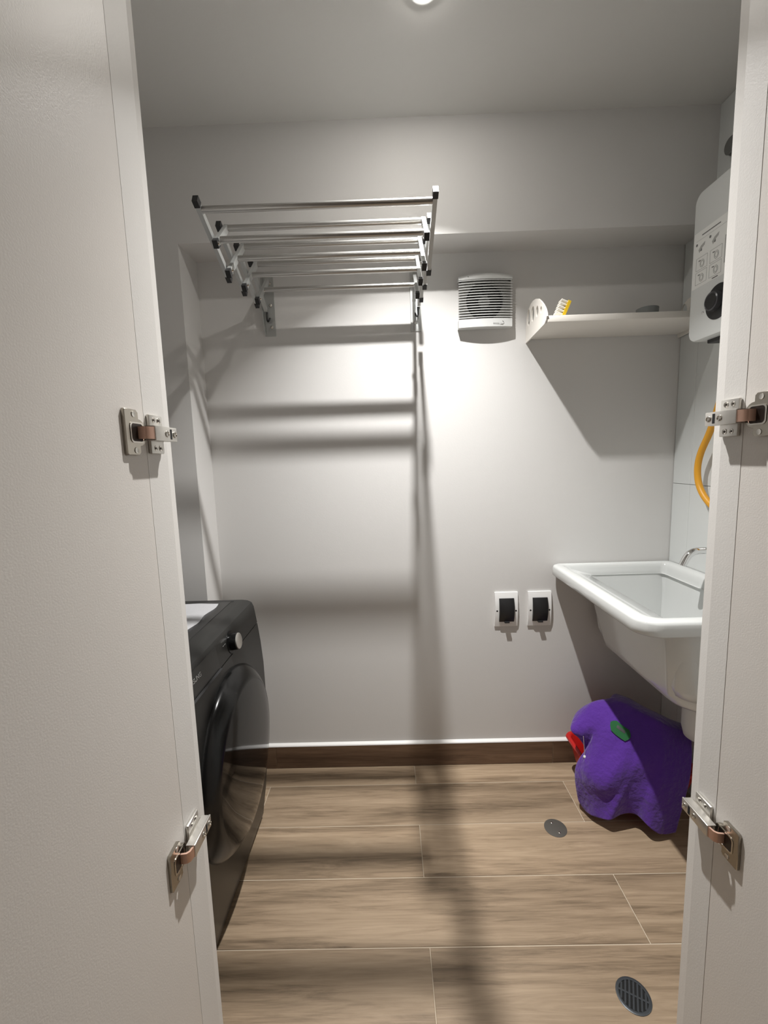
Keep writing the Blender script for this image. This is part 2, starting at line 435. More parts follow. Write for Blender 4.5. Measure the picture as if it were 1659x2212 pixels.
# ================================================================== extractor fan
FX, FZ0, FZ1, HWX = .382, 1.811, 1.990, .1005
fan = thing('extractor_fan', 'white louvred bathroom extractor fan on the back wall left of the shelf', 'fan', (FX, D, FZ0))
YF = D - .031
def bulge(x): return YF - .010*(1 - (x/HWX)**2)
def arc(x): return .007*(1 - (x/HWX)**2)
NS = 16
xs = [-HWX + 2*HWX*i/NS for i in range(NS + 1)]
def band(zlo, zhi, depth_back, flo, fhi, extra=0.0, inset=0.0):
    bm = new(); L = []
    for x in xs:
        xx = x*(1 - inset/HWX)
        yf = bulge(x) + extra
        L.append([(FX+xx, yf, zlo - (arc(x) if flo else 0)), (FX+xx, depth_back, zlo - (arc(x) if flo else 0)), (FX+xx, depth_back, zhi + (arc(x) if fhi else 0)), (FX+xx, yf, zhi + (arc(x) if fhi else 0))])
    R = [[bm.verts.new(p) for p in l] for l in L]
    for P, Q in zip(R, R[1:]):
        for k in range(4): bm.faces.new((P[k], P[(k+1) % 4], Q[(k+1) % 4], Q[k]))
    bm.faces.new(R[0]); bm.faces.new(R[-1][::-1])
    return bm
SLZ0, SLZ1 = 1.840, 1.981
tb = band(SLZ1, FZ1 + .003, D, False, True); part(fan, 'top_band', tb, 'whitep', True, 35)
lb = band(FZ0, SLZ0, D, False, False); part(fan, 'bottom_band', lb, 'whitep', True, 35)
NSL = 15; pitch = (SLZ1 - SLZ0)/NSL
for i in range(NSL):
    z = SLZ0 + pitch*(i + .5) + .0015
    bm = new(); R = []
    for x in xs:
        yf = bulge(x); yb = YF + .008
        R.append([bm.verts.new(p) for p in ((FX+x, yf, z - .0018), (FX+x, yb, z + .0024), (FX+x, yb, z + .0034), (FX+x, yf, z + .0008))])
    for P, Q in zip(R, R[1:]):
        for k in range(4): bm.faces.new((P[k], P[(k+1) % 4], Q[(k+1) % 4], Q[k]))
    bm.faces.new(R[0]); bm.faces.new(R[-1][::-1])
    part(fan, 'louvre_slat', bm, 'whitep', True, 35)
# housing plate with the round throat, hub and blades
FC = (FX - .001, 1.909); FR = .0695
bm = new(); yp = YF + .011
N = 48
def onrect(a):
    dx, dz = cos(a), sin(a); hw = HWX - .004
    lim = []
    if abs(dx) > 1e-9: lim.append(((hw if dx > 0 else -hw) - (FC[0]-FX))/dx)
    if abs(dz) > 1e-9: lim.append(((SLZ1 - FC[1]) if dz > 0 else (SLZ0 - FC[1]))/dz)
    t = min(lim); return (FC[0] + dx*t, FC[1] + dz*t)
I = []; O = []; K = []
for k in range(N):
    a = 2*pi*(k + .5)/N; q = onrect(a)
    O.append(bm.verts.new((q[0], yp, q[1]))); I.append(bm.verts.new((FC[0] + FR*cos(a), yp, FC[1] + FR*sin(a)))); K.append(bm.verts.new((FC[0] + FR*cos(a), D - .0008, FC[1] + FR*sin(a))))
for k in range(N):
    k2 = (k+1) % N
    bm.faces.new((O[k], O[k2], I[k2], I[k])); bm.faces.new((I[k], I[k2], K[k2], K[k]))
for sx in (-1, 1):
    xx = FX + sx*(HWX - .004); 
    vs = [bm.verts.new(p) for p in ((xx, yp, SLZ0), (xx, yp, SLZ1), (xx, D, SLZ1), (xx, D, SLZ0))]; bm.faces.new(vs)
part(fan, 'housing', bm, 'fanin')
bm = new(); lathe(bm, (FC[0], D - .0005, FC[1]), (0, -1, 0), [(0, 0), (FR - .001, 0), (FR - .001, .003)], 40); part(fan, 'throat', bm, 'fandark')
bm = new(); lathe(bm, (FC[0], D - .001, FC[1]), (0, -1, 0), [(.022, 0), (.022, .009), (.019, .0125), (.008, .014), (0, .014)], 32); hub = part(fan, 'hub', bm, 'fanin', True, 40)
for k in range(6):
    a0 = 2*pi*k/6
    bm = new(); G = []
    for r in (.023, .045, .064):
        G.append([bm.verts.new((FC[0] + r*cos(a0 + t), D - .0025 - .0075*u, FC[1] + r*sin(a0 + t))) for t, u in ((0, 0), (.30, .5), (.62, 1))])
    for P, Q in zip(G, G[1:]):
        for j in range(2): bm.faces.new((P[j], P[j+1], Q[j+1], Q[j]))
    bmesh.ops.solidify(bm, geom=bm.faces[:], thickness=.0012)
    part(fan, 'fan_blade', bm, 'blade', True)
rot = Matrix(((1, 0, 0, 0), (0, 0, -1, 0), (0, 1, 0, 0), (0, 0, 0, 1)))
text_mesh('lettering', 'DECOR plus', .0068, 'inkl', fan, Matrix.Translation((FX + .026, YF - .0100, 1.8195)) @ rot)
bm = new(); tube(bm, [(FX + .0625 + .0045*cos(t), YF - .0072, 1.8245 + .0035*sin(t) + .0012*t) for t in [0.4*k - 2.6 for k in range(12)]], .0007, 6); part(fan, 'emblem', bm, 'inkl')
bm = new(); cyl(bm, (FX - .066, YF - .003, FZ1 + .0005), (FX - .066, YF - .0068, FZ1 + .0005), .0016, seg=10); part(fan, 'indicator', bm, 'ink')

# ================================================================== wall shelf
SX0, SX1, SY0 = .548, XR - .012, 1.512
sh = thing('wall_shelf', 'white wall shelf with perforated side brackets, right of the extractor fan', 'shelf', ((SX0 + SX1)/2, D, 1.765))
bm = new(); box(bm, SX0 + .001, SX1 - .001, SY0, D - .001, 1.768, 1.789, .0015, 2); part(sh, 'board', bm, 'shelf', True, 30)
def bracket(X0, X1):
    out = [(1.7285, 1.755)] + [(1.7285, 1.80), (1.722, 1.840), (1.705, 1.866), (1.680, 1.880), (1.650, 1.884), (1.620, 1.880), (1.592, 1.870), (1.565, 1.853), (1.540, 1.833), (1.522, 1.814), (1.512, 1.798), (1.508, 1.786), (1.513, 1.776), (1.530, 1.767), (1.60, 1.762)]
    holes = [(1.697, 1.839, .0165, .030), (1.650, 1.838, .017, .027), (1.604, 1.832, .0125, .019), (1.564, 1.824, .0085, .012)]
    bm = new()
    me = bm
    loops = [out] + [[(cy + a*cos(t), cz + b*sin(t)) for t in [2*pi*k/20 for k in range(20)]] for cy, cz, a, b in holes]
    es = []
    for L in loops:
        vs = [bm.verts.new((X0, y, z)) for y, z in L]
        es += [bm.edges.new((vs[i], vs[(i+1) % len(vs)])) for i in range(len(vs))]
    r = bmesh.ops.triangle_fill(bm, use_beauty=True, use_dissolve=False, edges=es)
    # drop fill inside the holes
    dead = []
    for f in bm.faces:
        c = f.calc_center_median()
        for cy, cz, a, b in holes:
            if ((c.y - cy)/a)**2 + ((c.z - cz)/b)**2 < .9: dead.append(f); break
    bmesh.ops.delete(bm, geom=dead, context='FACES_ONLY')
    ex = bmesh.ops.extrude_face_region(bm, geom=bm.faces[:])
    for v in [g for g in ex['geom'] if isinstance(g, bmesh.types.BMVert)]: v.co.x = X1
    return bm
part(sh, 'side_bracket', bracket(SX0 - .005, SX0), 'shelf')
part(sh, 'side_bracket', bracket(SX1, SX1 + .005), 'shelf')
for z in (1.783, 1.816):
    bm = new(); lathe(bm, (SX0 + .012, D, z - .018), (0, -1, 0), [(.004, 0), (.004, .002), (0, .003)], 10); part(sh, 'screw', bm, 'whitep', True)

# scrubbing brush leaning on its bristles
br = thing('scrub_brush', 'small yellow scrubbing brush with white bristles on the shelf', 'brush', (.60, 1.545, 1.789))
def fr(u, v, n):   # brush frame: u along handle (leaning), v depth, n bristle direction
    U = Vector((.40, 0, .916)); Nn = Vector((-.916, 0, .40)); o = Vector((.606, 1.545, 1.7905))
    return o + U*u + Vector((0, 1, 0))*v + Nn*n
bm = new()
loft(bm, [[fr(u, v, n) for u, v in rrect(0, .056, -.016, .016, .004, 4)] for n in (-.006, -.004, .003, .004)], True, True)
part(br, 'handle', bm, 'brushy', True, 40)
for k in range(5):
    u = .006 + k*.0108
    for v in (-.0105, .0, .0105):
        bm = new(); cyl(bm, fr(u, v, .0035), fr(u - .001, v, .026), .0034, .0044, 8); part(br, 'bristle_tuft', bm, 'bristle')
# grey cup
bm = new()
lathe(bm, (.915, 1.575, 1.7895), (0, 0, 1), [(0, 0), (.031, 0), (.034, .003), (.035, .029), (.033, .030), (.031, .028), (.030, .006), (0, .005)], 32)
tag(finish('soap_cup', bm, 'cup', None, True, 40), 'low dark grey round cup near the right end of the shelf', 'cup')

# ================================================================== water heater on the right wall
HXF, HY0, HY1, HZ0, HZ1 = .950, 1.085, 1.412, 1.657, 2.086
he = thing('water_heater', 'white gas water heater with instruction sticker and black dial on the right wall', 'heater', (XR, 1.25, HZ0))
bm = new()
def hl_loop(x, ins, r): return [(x, a, b) for a, b in rrect(HY0 + ins, HY1 - ins, HZ0 + ins, HZ1 - ins, r, 8)]
loft(bm, [hl_loop(XR - .0005, .004, .026), hl_loop(HXF + .03, .0, .030), hl_loop(HXF + .006, .0, .030), hl_loop(HXF + .0015, .002, .029), hl_loop(HXF, .006, .026)], True, True)
part(he, 'casing', bm, 'heater', True, 35)
bm = new(); box(bm, HXF - .0006, HXF + .001, 1.13, 1.405, 1.813, 1.973); st = part(he, 'instruction_sticker', bm, 'paper', label='white printed sticker')
def ink(y0, y1, z0, z1, m_='ink'):
    b_ = new(); box(b_, HXF - .0009, HXF - .0004, min(y0, y1), max(y0, y1), z0, z1); return part(st, 'printed_mark', b_, m_)
def frame(y0, y1, z0, z1, t=.0011, m_='inkl'):
    b_ = new()
    for a in ((y0, y1, z0, z0 + t), (y0, y1, z1 - t, z1), (y0, y0 + t, z0, z1), (y1 - t, y1, z0, z1)): box(b_, HXF - .0009, HXF - .0004, *a)
    return part(st, 'printed_frame', b_, m_)
def ringm(y, z, r, m_='inkl'):
    b_ = new(); tube(b_, [(HXF - .0006, y + r*cos(2*pi*k/16), z + r*1.25*sin(2*pi*k/16)) for k in range(17)], .0008, 5, False); return part(st, 'printed_ring', b_, m_)
ink(1.300, 1.372, 1.9570, 1.9600)
ink(1.150, 1.395, 1.9480, 1.9486, 'inkl')
for yy in (1.392, 1.338):
    bm = new(); cyl(bm, (HXF - .0010, yy, 1.938), (HXF + .0002, yy, 1.938), .0038, seg=14); part(st, 'printed_dot', bm, 'ink')
for yy in (1.372, 1.318):      # tap-like pictograms
    b_ = new()
    prism(b_, [(yy - .014, 1.936), (yy + .003, 1.930), (yy + .012, 1.921), (yy + .008, 1.912), (yy + .001, 1.921), (yy - .012, 1.927)], 'X', HXF - .0010, HXF - .0003); part(st, 'printed_mark', b_, 'inkl')
    ink(yy - .002, yy + .004, 1.915, 1.930)
for a in (1.345, 1.289):
    for zlo in (1.862, 1.822):
        frame(a, a + .046, zlo, zlo + .036)
        ringm(a + .021, zlo + .016, .0085); ringm(a + .021, zlo + .016, .0055)
        ink(a + .028, a + .036, zlo + .025, zlo + .028, 'ink')
ink(1.300, 1.322, 1.8155, 1.8185)
ink(1.262, 1.280, 1.842, 1.915, 'inkl')
bm = new(); lathe(bm, (HXF, 1.292, 1.745), (-1, 0, 0), [(.048, -.001), (.048, .0015), (.046, .0025), (.030, .0025), (0, .0025)], 40); dial = part(he, 'dial_bezel', bm, 'blackp', True, 40)
bm = new(); lathe(bm, (HXF - .002, 1.300, 1.748), (-1, 0, 0), [(.027, 0), (.026, .014), (.023, .016), (.021, .0145), (0, .0145)], 36); kn = part(he, 'dial_knob', bm, 'knobring', True, 40)
bm = new(); lathe(bm, (HXF - .016, 1.300, 1.748), (-1, 0, 0), [(.0205, 0), (.0205, .0012), (0, .0012)], 32); part(kn, 'knob_face', bm, 'blackp')
bm = new(); lathe(bm, (HXF, 1.352, 1.733), (-1, 0, 0), [(.004, 0), (.0035, .002), (0, .003)], 12); part(he, 'indicator', bm, 'chrome', True)
bm = new(); box(bm, HXF + .03, HXF + .10, 1.16, 1.37, HZ0 - .010, HZ0 + .004, .003, 2); part(he, 'bottom_tray', bm, 'blackp')
for yy in (1.20, 1.265, 1.33):
    bm = new(); cyl(bm, (1.03, yy, HZ0 - .035), (1.03, yy, HZ0 + .003), .011, seg=16); part(he, 'pipe_union', bm, 'nickel' if yy < 1.3 else 'blackp', True, 40)
# flue outlet on the right wall
fo = thing('flue_outlet', 'dark grey round flue outlet high on the right wall above the heater', 'vent', (XR, 1.528, 2.288))
bm = new(); lathe(bm, (XR, 1.508, 2.286), (-1, 0, 0), [(.028, 0), (.028, .006), (.026, .010)], 32); part(fo, 'flange', bm, 'flue', True, 40)
bm = new(); lathe(bm, (XR, 1.508, 2.286), (-1, 0, 0), [(.026, .008), (.026, .018), (.023, .021), (0, .021)], 32); part(fo, 'cap', bm, 'flue', True, 40)
# gas hose
bm = new()
tube(bm, catmull([(1.03, 1.33, HZ0 - .0365), (1.035, 1.345, 1.60), (1.07, 1.415, 1.50), (1.09, 1.480, 1.395), (1.093, 1.525, 1.315), (1.094, 1.537, 1.255), (1.094, 1.520, 1.195), (1.095, 1.473, 1.145), (1.10, 1.40, 1.105), (1.115, 1.34, 1.085), (XR - .001, 1.325, 1.08)], 10), .0105, 14)
tag(finish('gas_hose', bm, 'hose', None, True, 60), 'curved orange-yellow gas hose hanging below the water heater', 'hose')

# ================================================================== laundry sink
LX0, LX1, LY0, LY1, LZ = .650, XR - .0005, 1.076, 1.722, .885
sk = thing('laundry_sink', 'deep white ceramic laundry sink on the right wall', 'sink', (XR, 1.4, .55))
def sl(ins, z, r, x1=LX1, dx=0.0, dy=0.0):
    return [(a, b, z) for a, b in rrect(LX0 + ins + dx, x1 - (ins - .014 if ins > .014 else 0), LY0 + ins + dy, LY1 - ins*.55, r, 8, radii=(.02, max(r*.55, .02), r, .02))]
bm = new()
loft(bm, [sl(.064, LZ - .044, .05), sl(.010, LZ - .044, .056), sl(.003, LZ - .043, .060), sl(.0, LZ - .039, .060), sl(.0, LZ - .024, .060), sl(.0, LZ - .010, .060), sl(.0025, LZ - .004, .058), sl(.007, LZ - .001, .056), sl(.014, LZ, .052), sl(.028, LZ, .046), sl(.036, LZ - .001, .043), sl(.042, LZ - .004, .042), sl(.047, LZ - .010, .041), sl(.050, LZ - .018, .041, dx=.004), sl(.052, LZ - .030, .042, dx=.040), sl(.054, LZ - .042, .045, dx=.088), sl(.058, LZ - .11, .05, dx=.094), sl(.072, LZ - .25, .055, dx=.100), sl(.082, LZ - .280, .055, dx=.10), sl(.11, LZ - .298, .05, dx=.10), sl(.17, LZ - .302, .03, dx=.08)], False, True)
part(sk, 'rim_and_basin', bm, 'sink', True)
def ub(x0, x1, y0, y1, z, r): return [(a, b, z) for a, b in rrect(x0, x1, y0, y1, r, 8, radii=(.02, .05, r, .02))]
bm = new()
loft(bm, [ub(.768, LX1, 1.118, 1.690, LZ - .042, .085), ub(.780, LX1, 1.124, 1.684, LZ - .10, .090), ub(.803, LX1, 1.136, 1.674, .690, .095), ub(.826, LX1, 1.150, 1.662, .600, .095), ub(.833, LX1, 1.158, 1.656, .576, .092), ub(.842, LX1, 1.168, 1.646, .566, .085), ub(.860, LX1, 1.185, 1.63, .561, .07)], False, True)
part(sk, 'bowl_shell', bm, 'sink', True, 60)
bm = new(); lathe(bm, (.95, 1.40, LZ - .3015), (0, 0, 1), [(0, .001), (.022, .001), (.028, .002), (.032, 0)], 24); part(sk, 'drain_ring', bm, 'chrome', True)
bm = new()
lathe(bm, (1.030, 1.36, .563), (0, 0, -1), [(.034, 0), (.034, .06), (.052, .066), (.055, .09), (.055, .17), (.048, .20), (.030, .212), (0, .214)], 32)
part(sk, 'bottle_trap', bm, 'whitep', True, 50)
bm = new(); tube(bm, catmull([(1.075, 1.36, .455), (1.10, 1.36, .455), (XR - .0005, 1.36, .455)], 5), .018, 16); part(sk, 'waste_pipe', bm, 'whitep', True, 60)
# tap
tp = thing('tap', 'chrome spout of a wall tap above the laundry sink', 'tap', (XR, 1.45, .985))
bm = new(); tube(bm, catmull([(XR - .004, 1.45, .984), (1.11, 1.45, .985), (1.075, 1.45, .985), (1.045, 1.45, .984), (1.025, 1.45, .976), (1.013, 1.45, .962), (1.004, 1.45, .944), (1.000, 1.45, .934)], 8), .0118, 20); part(tp, 'spout', bm, 'chrome', True, 60)
bm = new(); lathe(bm, (XR, 1.45, .985), (-1, 0, 0), [(.026, 0), (.025, .008), (.018, .013), (.014, .014), (.012, .02)], 28); part(tp, 'flange', bm, 'chrome', True)
bm = new(); lathe(bm, (XR, 1.45, .985), (-1, 0, 0), [(.016, .012), (.016, .030), (.013, .034), (0, .034)], 24); vb = part(tp, 'valve_body', bm, 'chrome', True)
bm = new(); cyl(bm, (XR - .022, 1.45, 1.0), (XR - .022, 1.45, 1.022), .006, seg=14); box(bm, XR - .026, XR - .018, 1.425, 1.475, 1.020, 1.027, .002, 2); part(tp, 'handle', bm, 'chrome', True, 40)

# ================================================================== switch plates with black covers
for (xa, xb), lab in (((.424, .519), 'white wall plate with black cover, left of the two beside the sink'), ((.561, .657), 'white wall plate with black cover, right of the two, nearer the sink')):
    sp = thing('outlet_plate', lab, 'outlet', ((xa + xb)/2, D, .62), 'covered outlet plates on the back wall')
    cx = (xa + xb)/2; z0, z1 = .6205, .767; zm = (z0 + z1)/2
    bm = new(); R = []
    for i in range(13):        # plate is gently curved top to bottom
        t = -1 + 2*i/12; z = zm + t*(z1 - z0)/2; y = D - .006 - .008*(1 - t*t)
        hw = (xb - xa)/2*(1 - .02*(1 - t*t)) 
        R.append([bm.verts.new(p) for p in ((cx - hw, D, z), (cx - hw, y, z), (cx + hw, y, z), (cx + hw, D, z))])
    for P, Q in zip(R, R[1:]):
        for k in range(4): bm.faces.new((P[k], P[(k+1) % 4], Q[(k+1) % 4], Q[k]))
    bm.faces.new(R[0]); bm.faces.new(R[-1][::-1]); part(sp, 'plate', bm, 'switchw', True, 40)
    hc = .0305; a0, a1 = zm - .050, zm + .049
    bm = new(); R = []
    for i in range(13):
        t = -1 + 2*i/12; z = (a0 + a1)/2 + t*(a1 - a0)/2; y = D - .015 - .010*(1 - t*t)
        R.append([bm.verts.new(p) for p in ((cx - hc, D - .007, z), (cx - hc, y + .001, z), (cx - hc + .0015, y, z), (cx + hc - .0015, y, z), (cx + hc, y + .001, z), (cx + hc, D - .007, z))])
    for P, Q in zip(R, R[1:]):
        for k in range(6): bm.faces.new((P[k], P[(k+1) % 6], Q[(k+1) % 6], Q[k]))
    bm.faces.new(R[0]); bm.faces.new(R[-1][::-1]); cv = part(sp, 'cover_flap', bm, 'blackp', True, 40)
    bm = new(); box(bm, cx - .010, cx + .010, D - .0255, D - .012, a0 - .0035, a0 + .003, .0015, 2); part(cv, 'pull_tab', bm, 'blackp')
    for s in (-1, 1):
        bm = new(); lathe(bm, (cx + s*.0388, D - .0138, zm - .004), (0, -1, 0), [(.0036, -.002), (.0036, .0004), (0, .0004)], 12); part(sp, 'screw_hole', bm, 'blackp')

# ================================================================== washing machine
WY0, WY1 = .857, 1.457
wm = thing('washing_machine', 'dark graphite front-loading washing machine against the left wall', 'washing machine', (-.8, (WY0 + WY1)/2, 0))
prof = [(-1.10, .012), (-.512, .012), (-.508, .02), (-.502, .06), (-.490, .14), (-.478, .26), (-.470, .40), (-.4675, .52), (-.4685, .62), (-.474, .70), (-.481, .765)]
bm = new(); prism(bm, prof + [(-1.10, .765)], 'Y', WY0, WY1); part(wm, 'cabinet', bm, 'wash', True, 30)
prof2 = [(-1.10, .768), (-.4815, .768), (-.486, .800), (-.490, .828), (-.497, .843), (-.510, .8495), (-.530, .852), (-1.10, .852)]
bm = new(); prism(bm, prof2, 'Y', WY0, WY1)
part(wm, 'control_housing', bm, 'wash', True, 30)
bm = new(); box(bm, -1.06, -.560, WY0 + .03, WY1 - .022, .8515, .8535, .0008, 1); part(wm, 'top_panel', bm, 'washp')
bm = new(); box(bm, -1.08, -.552, WY1 - .0205, WY1 - .0165, .8515, .8524); part(wm, 'top_groove', bm, 'hole')
for y in (WY0 + .06, WY1 - .06):
    for x in (-1.04, -.56):
        bm = new(); cyl(bm, (x, y, 0.0), (x, y, .0125), .02, seg=14); part(wm, 'foot', bm, 'blackp')
# tilted control face: dispenser drawer left, dial right
def cf(y, z, off):   # a point on the control face
    t = (z - .768)/(.828 - .768); x = -.4815 + (-.490 + .4815)*t
    return (x + off, y, z)
bm = new(); L = []
for off in (-.002, .0016): L.append([cf(y, z, off) for y, z in rrect(WY0 + .012, 1.118, .7705, .832, .004, 3)])
loft(bm, L, True, True); dr = part(wm, 'dispenser_drawer', bm, 'washp')
bm = new(); prism(bm, [(-.4795, .7705), (-.4735, .7685), (-.4735, .7655), (-.4815, .7655)], 'Y', WY0 + .012, 1.118); part(wm, 'handle_recess', bm, 'blackp')
bm = new(); nrm = Vector((.0605, 0, .0085)).normalized()
kc = Vector(cf(1.224, .799, 0))
lathe(bm, kc, nrm, [(.034, -.001), (.034, .0015), (.0255, .002), (.025, .020), (.0225, .023)], 40); kb = part(wm, 'dial', bm, 'ring', True, 35)
bm = new(); lathe(bm, kc, nrm, [(.0235, .021), (.0235, .0235), (.022, .0245), (0, .0245)], 36); part(kb, 'dial_face', bm, 'nickeld', True, 35, label='silver dial face')
for k in range(2):
    bm = new(); p = Vector(cf(1.165 + .012*k, .812, .0005)); box(bm, p.x, p.x + .0008, p.y - .004, p.y + .004, p.z - .0006, p.z + .0006); part(wm, 'dial_mark', bm, 'letter')
ry = Matrix(((0, 0, 1, 0), (1, 0, 0, 0), (0, 1, 0, 0), (0, 0, 0, 1)))
text_mesh('lettering', 'SAMSUNG', .0165, 'letter', wm, Matrix.Translation((-.4855 + .0018, .937, .8045)) @ Matrix.Rotation(math.radians(-8), 4, 'Y') @ ry)
# porthole door: black ring and smoked glass dome
dc = (-.474, 1.157, .483)
bm = new(); lathe(bm, dc, (1, 0, 0), [(.252, -.010), (.252, .004), (.247, .014), (.236, .026), (.222, .036), (.214, .041), (.208, .0425)], 72); dring = part(wm, 'door_ring', bm, 'ring', True, 50)
bm = new(); lathe(bm, dc, (1, 0, 0), [(.2085, .0422), (.19, .0465), (.16, .0510), (.12, .0548), (.08, .0572), (.04, .0585), (0, .059)], 72); part(dring, 'door_glass', bm, 'gloss', True)
# white cloth lying on top
bm = new(); nx, ny = 26, 18; G = []
for i in range(nx + 1):
    row = []
    for j in range(ny + 1):
        x = -1.02 + (.43 + .004*sin(j*.9))*i/nx; y = 1.08 + (.325)*j/ny
        z = .8565 + .0035*max(0, sin(j*.75 + .35*sin(i*.4)))*(.3 + .7*sin(pi*min(1, i/nx*1.0))**.6) + .0015*sin(i*.9 + j*.35)*sin(pi*i/nx)
        row.append(bm.verts.new((x, y, z)))
    G.append(row)
for i in range(nx):
    for j in range(ny): bm.faces.new((G[i][j], G[i+1][j], G[i+1][j+1], G[i][j+1]))
bmesh.ops.solidify(bm, geom=bm.faces[:], thickness=.0025)
tag(finish('folded_cloth', bm, 'cloth', None, True, 60), 'flat white cloth lying on top of the dark washing machine', 'cloth')

# ================================================================== red tub with purple towel
TB = thing('laundry_tub', 'red plastic tub under the sink, half hidden by the purple towel', 'tub', (.88, 1.49, 0))
def tl(ins, z, r): return [(a, b, z) for a, b in rrect(.698 + ins, 1.090 - ins, 1.402 + ins, 1.668 - ins, r*.6, 6)]
bm = new()
loft(bm, [tl(.062, .002, .04), tl(.055, .006, .045), tl(.028, .09, .05), tl(.010, .166, .055), tl(.001, .168, .055), tl(-.002, .174, .056), tl(.001, .181, .055), tl(.010, .183, .052), tl(.016, .178, .05), tl(.034, .09, .048), tl(.060, .012, .04)], True, True)
part(TB, 'tub_shell', bm, 'red', True, 50)

ctrl = [
 [(.835, 1.590, .350), (.775, 1.600, .345), (.715, 1.585, .318), (.690, 1.565, .285), (.705, 1.560, .255), (.720, 1.565, .235)],
 [(.835, 1.570, .382), (.765, 1.560, .372), (.700, 1.535, .325), (.662, 1.510, .292), (.685, 1.510, .262), (.712, 1.520, .225)],
 [(.850, 1.535, .392), (.785, 1.520, .372), (.735, 1.495, .320), (.722, 1.490, .270), (.714, 1.495, .230), (.704, 1.500, .198)],
 [(.865, 1.510, .394), (.800, 1.490, .358), (.745, 1.475, .295), (.700, 1.485, .215), (.674, 1.495, .150), (.678, 1.480, .060)],
 [(.875, 1.490, .392), (.820, 1.458, .345), (.762, 1.434, .270), (.692, 1.430, .185), (.680, 1.450, .100), (.686, 1.448, .018)],
 [(.890, 1.470, .388), (.840, 1.430, .335), (.785, 1.392, .262), (.728, 1.376, .175), (.716, 1.390, .105), (.704, 1.392, .032)],
 [(.905, 1.455, .384), (.862, 1.415, .325), (.820, 1.380, .258), (.785, 1.370, .175), (.758, 1.368, .115), (.738, 1.368, .048)],
 [(.925, 1.440, .378), (.885, 1.400, .318), (.850, 1.378, .255), (.822, 1.376, .180), (.805, 1.380, .120), (.790, 1.384, .054)],
 [(.945, 1.432, .370), (.912, 1.390, .312), (.882, 1.365, .250), (.858, 1.360, .180), (.842, 1.365, .120), (.830, 1.372, .062)],
 [(.960, 1.430, .362), (.930, 1.385, .308), (.905, 1.350, .245), (.880, 1.336, .178), (.862, 1.330, .120), (.846, 1.326, .058)],
 [(1.000, 1.430, .345), (.968, 1.385, .294), (.943, 1.352, .232), (.926, 1.338, .160), (.913, 1.333, .090), (.906, 1.335, .022)],
 [(1.055, 1.435, .325), (1.032, 1.392, .270), (1.008, 1.362, .205), (.985, 1.348, .140), (.966, 1.340, .080), (.952, 1.336, .024)],
]
NU, NV = 9, 9
cols = [catmull(c, NV) for c in ctrl]
nv = len(cols[0]); grid = []
for j in range(nv):
    grid.append(catmull([c[j] for c in cols], NU))
bm = new(); V = []
for j in range(nv):
    row = []
    for i, p in enumerate(grid[j]):
        f = j/(nv - 1); s = i/(len(grid[j]) - 1)
        a = .006*(f**.8)*sin(s*2*pi*3.2 + .4 + 1.5*f) + .0025*sin(s*2*pi*6.3 + 4*f)*f + .0035*sin(s*17 + f*7)*sin(f*6)
        d = Vector((-.62, -.72, .12)).normalized() if s > .12 else Vector((-.9, -.3, .2))
        row.append(bm.verts.new(Vector(p) + d*a*(1 if s < .9 else .5)))
    V.append(row)
for j in range(nv - 1):
    for i in range(len(V[0]) - 1): bm.faces.new((V[j][i], V[j][i+1], V[j+1][i+1], V[j+1][i]))
# back half of the drape, over the far side of the tub
top = V[0]; prev = top
for k, (dx, dy, dz) in enumerate(((.04, .05, -.01), (.075, .10, -.04), (.09, .13, -.10))):
    cur = [bm.verts.new((min(v.co.x + dx, 1.10), min(v.co.y + dy, 1.69), v.co.z + dz)) for v in top]
    for i in range(len(top) - 1): bm.faces.new((cur[i], cur[i+1], prev[i+1], prev[i]))
    prev = cur
bmesh.ops.recalc_face_normals(bm, faces=bm.faces)
pos = {(j, i): V[j][i].co.copy() for j in range(nv) for i in range(len(V[0]))}
bmesh.ops.solidify(bm, geom=bm.faces[:], thickness=.006)
tw = finish('towel', bm, 'purple', None, True)
md = tw.modifiers.new('subdivision', 'SUBSURF'); md.levels = 1; md.render_levels = 1
tag(tw, 'purple towel draped over the red tub below the sink', 'towel')
# green print on the towel
def print_patch(j0, j1, i0, i1, lift):
    bm = new(); R = []
    for j in range(j0, j1 + 1):
        t = abs((j - (j0 + j1)/2)/((j1 - j0)/2 + .5)); k = int(round((1 - sqrt(max(0, 1 - t*t)))*(i1 - i0)/2))
        n = 9
        row = []
        for q in range(n):
            x = i0 + k + (i1 - i0 - 2*k)*q/(n - 1); ia = int(x); fr_ = x - ia
            p = pos[(j, ia)].lerp(pos[(j, ia + 1)], fr_)
            row.append(bm.verts.new(p + Vector((-.35, -.40, .85)).normalized()*lift))
        R.append(row)
    for P, Q in zip(R, R[1:]):
        for k in range(len(P) - 1): bm.faces.new((P[k], P[k+1], Q[k+1], Q[k]))
    return bm
pk = finish('print_outline', print_patch(10, 11, 34, 41, .0064), 'blackp', tw, True)
bm = print_patch(9, 13, 29, 46, .0056)
gp = finish('green_print', bm, 'green', tw, True); gp['label'] = 'green print, darkened as if shaded'
# drawcord with a white bead
dcd = thing('drawcord', 'thin pale cord with a white bead hanging over the red tub rim', 'cord', (.705, 1.515, .19))
bm = new(); tube(bm, catmull([(.690, 1.475, .292), (.692, 1.474, .265), (.694, 1.473, .235), (.696, 1.473, .216)], 6), .0009, 6); part(dcd, 'cord', bm, 'thread')
bm = new(); bmesh.ops.create_uvsphere(bm, u_segments=14, v_segments=10, radius=.0062, matrix=Matrix.Translation((.6965, 1.473, .2105))); part(dcd, 'bead', bm, 'whitep', True)

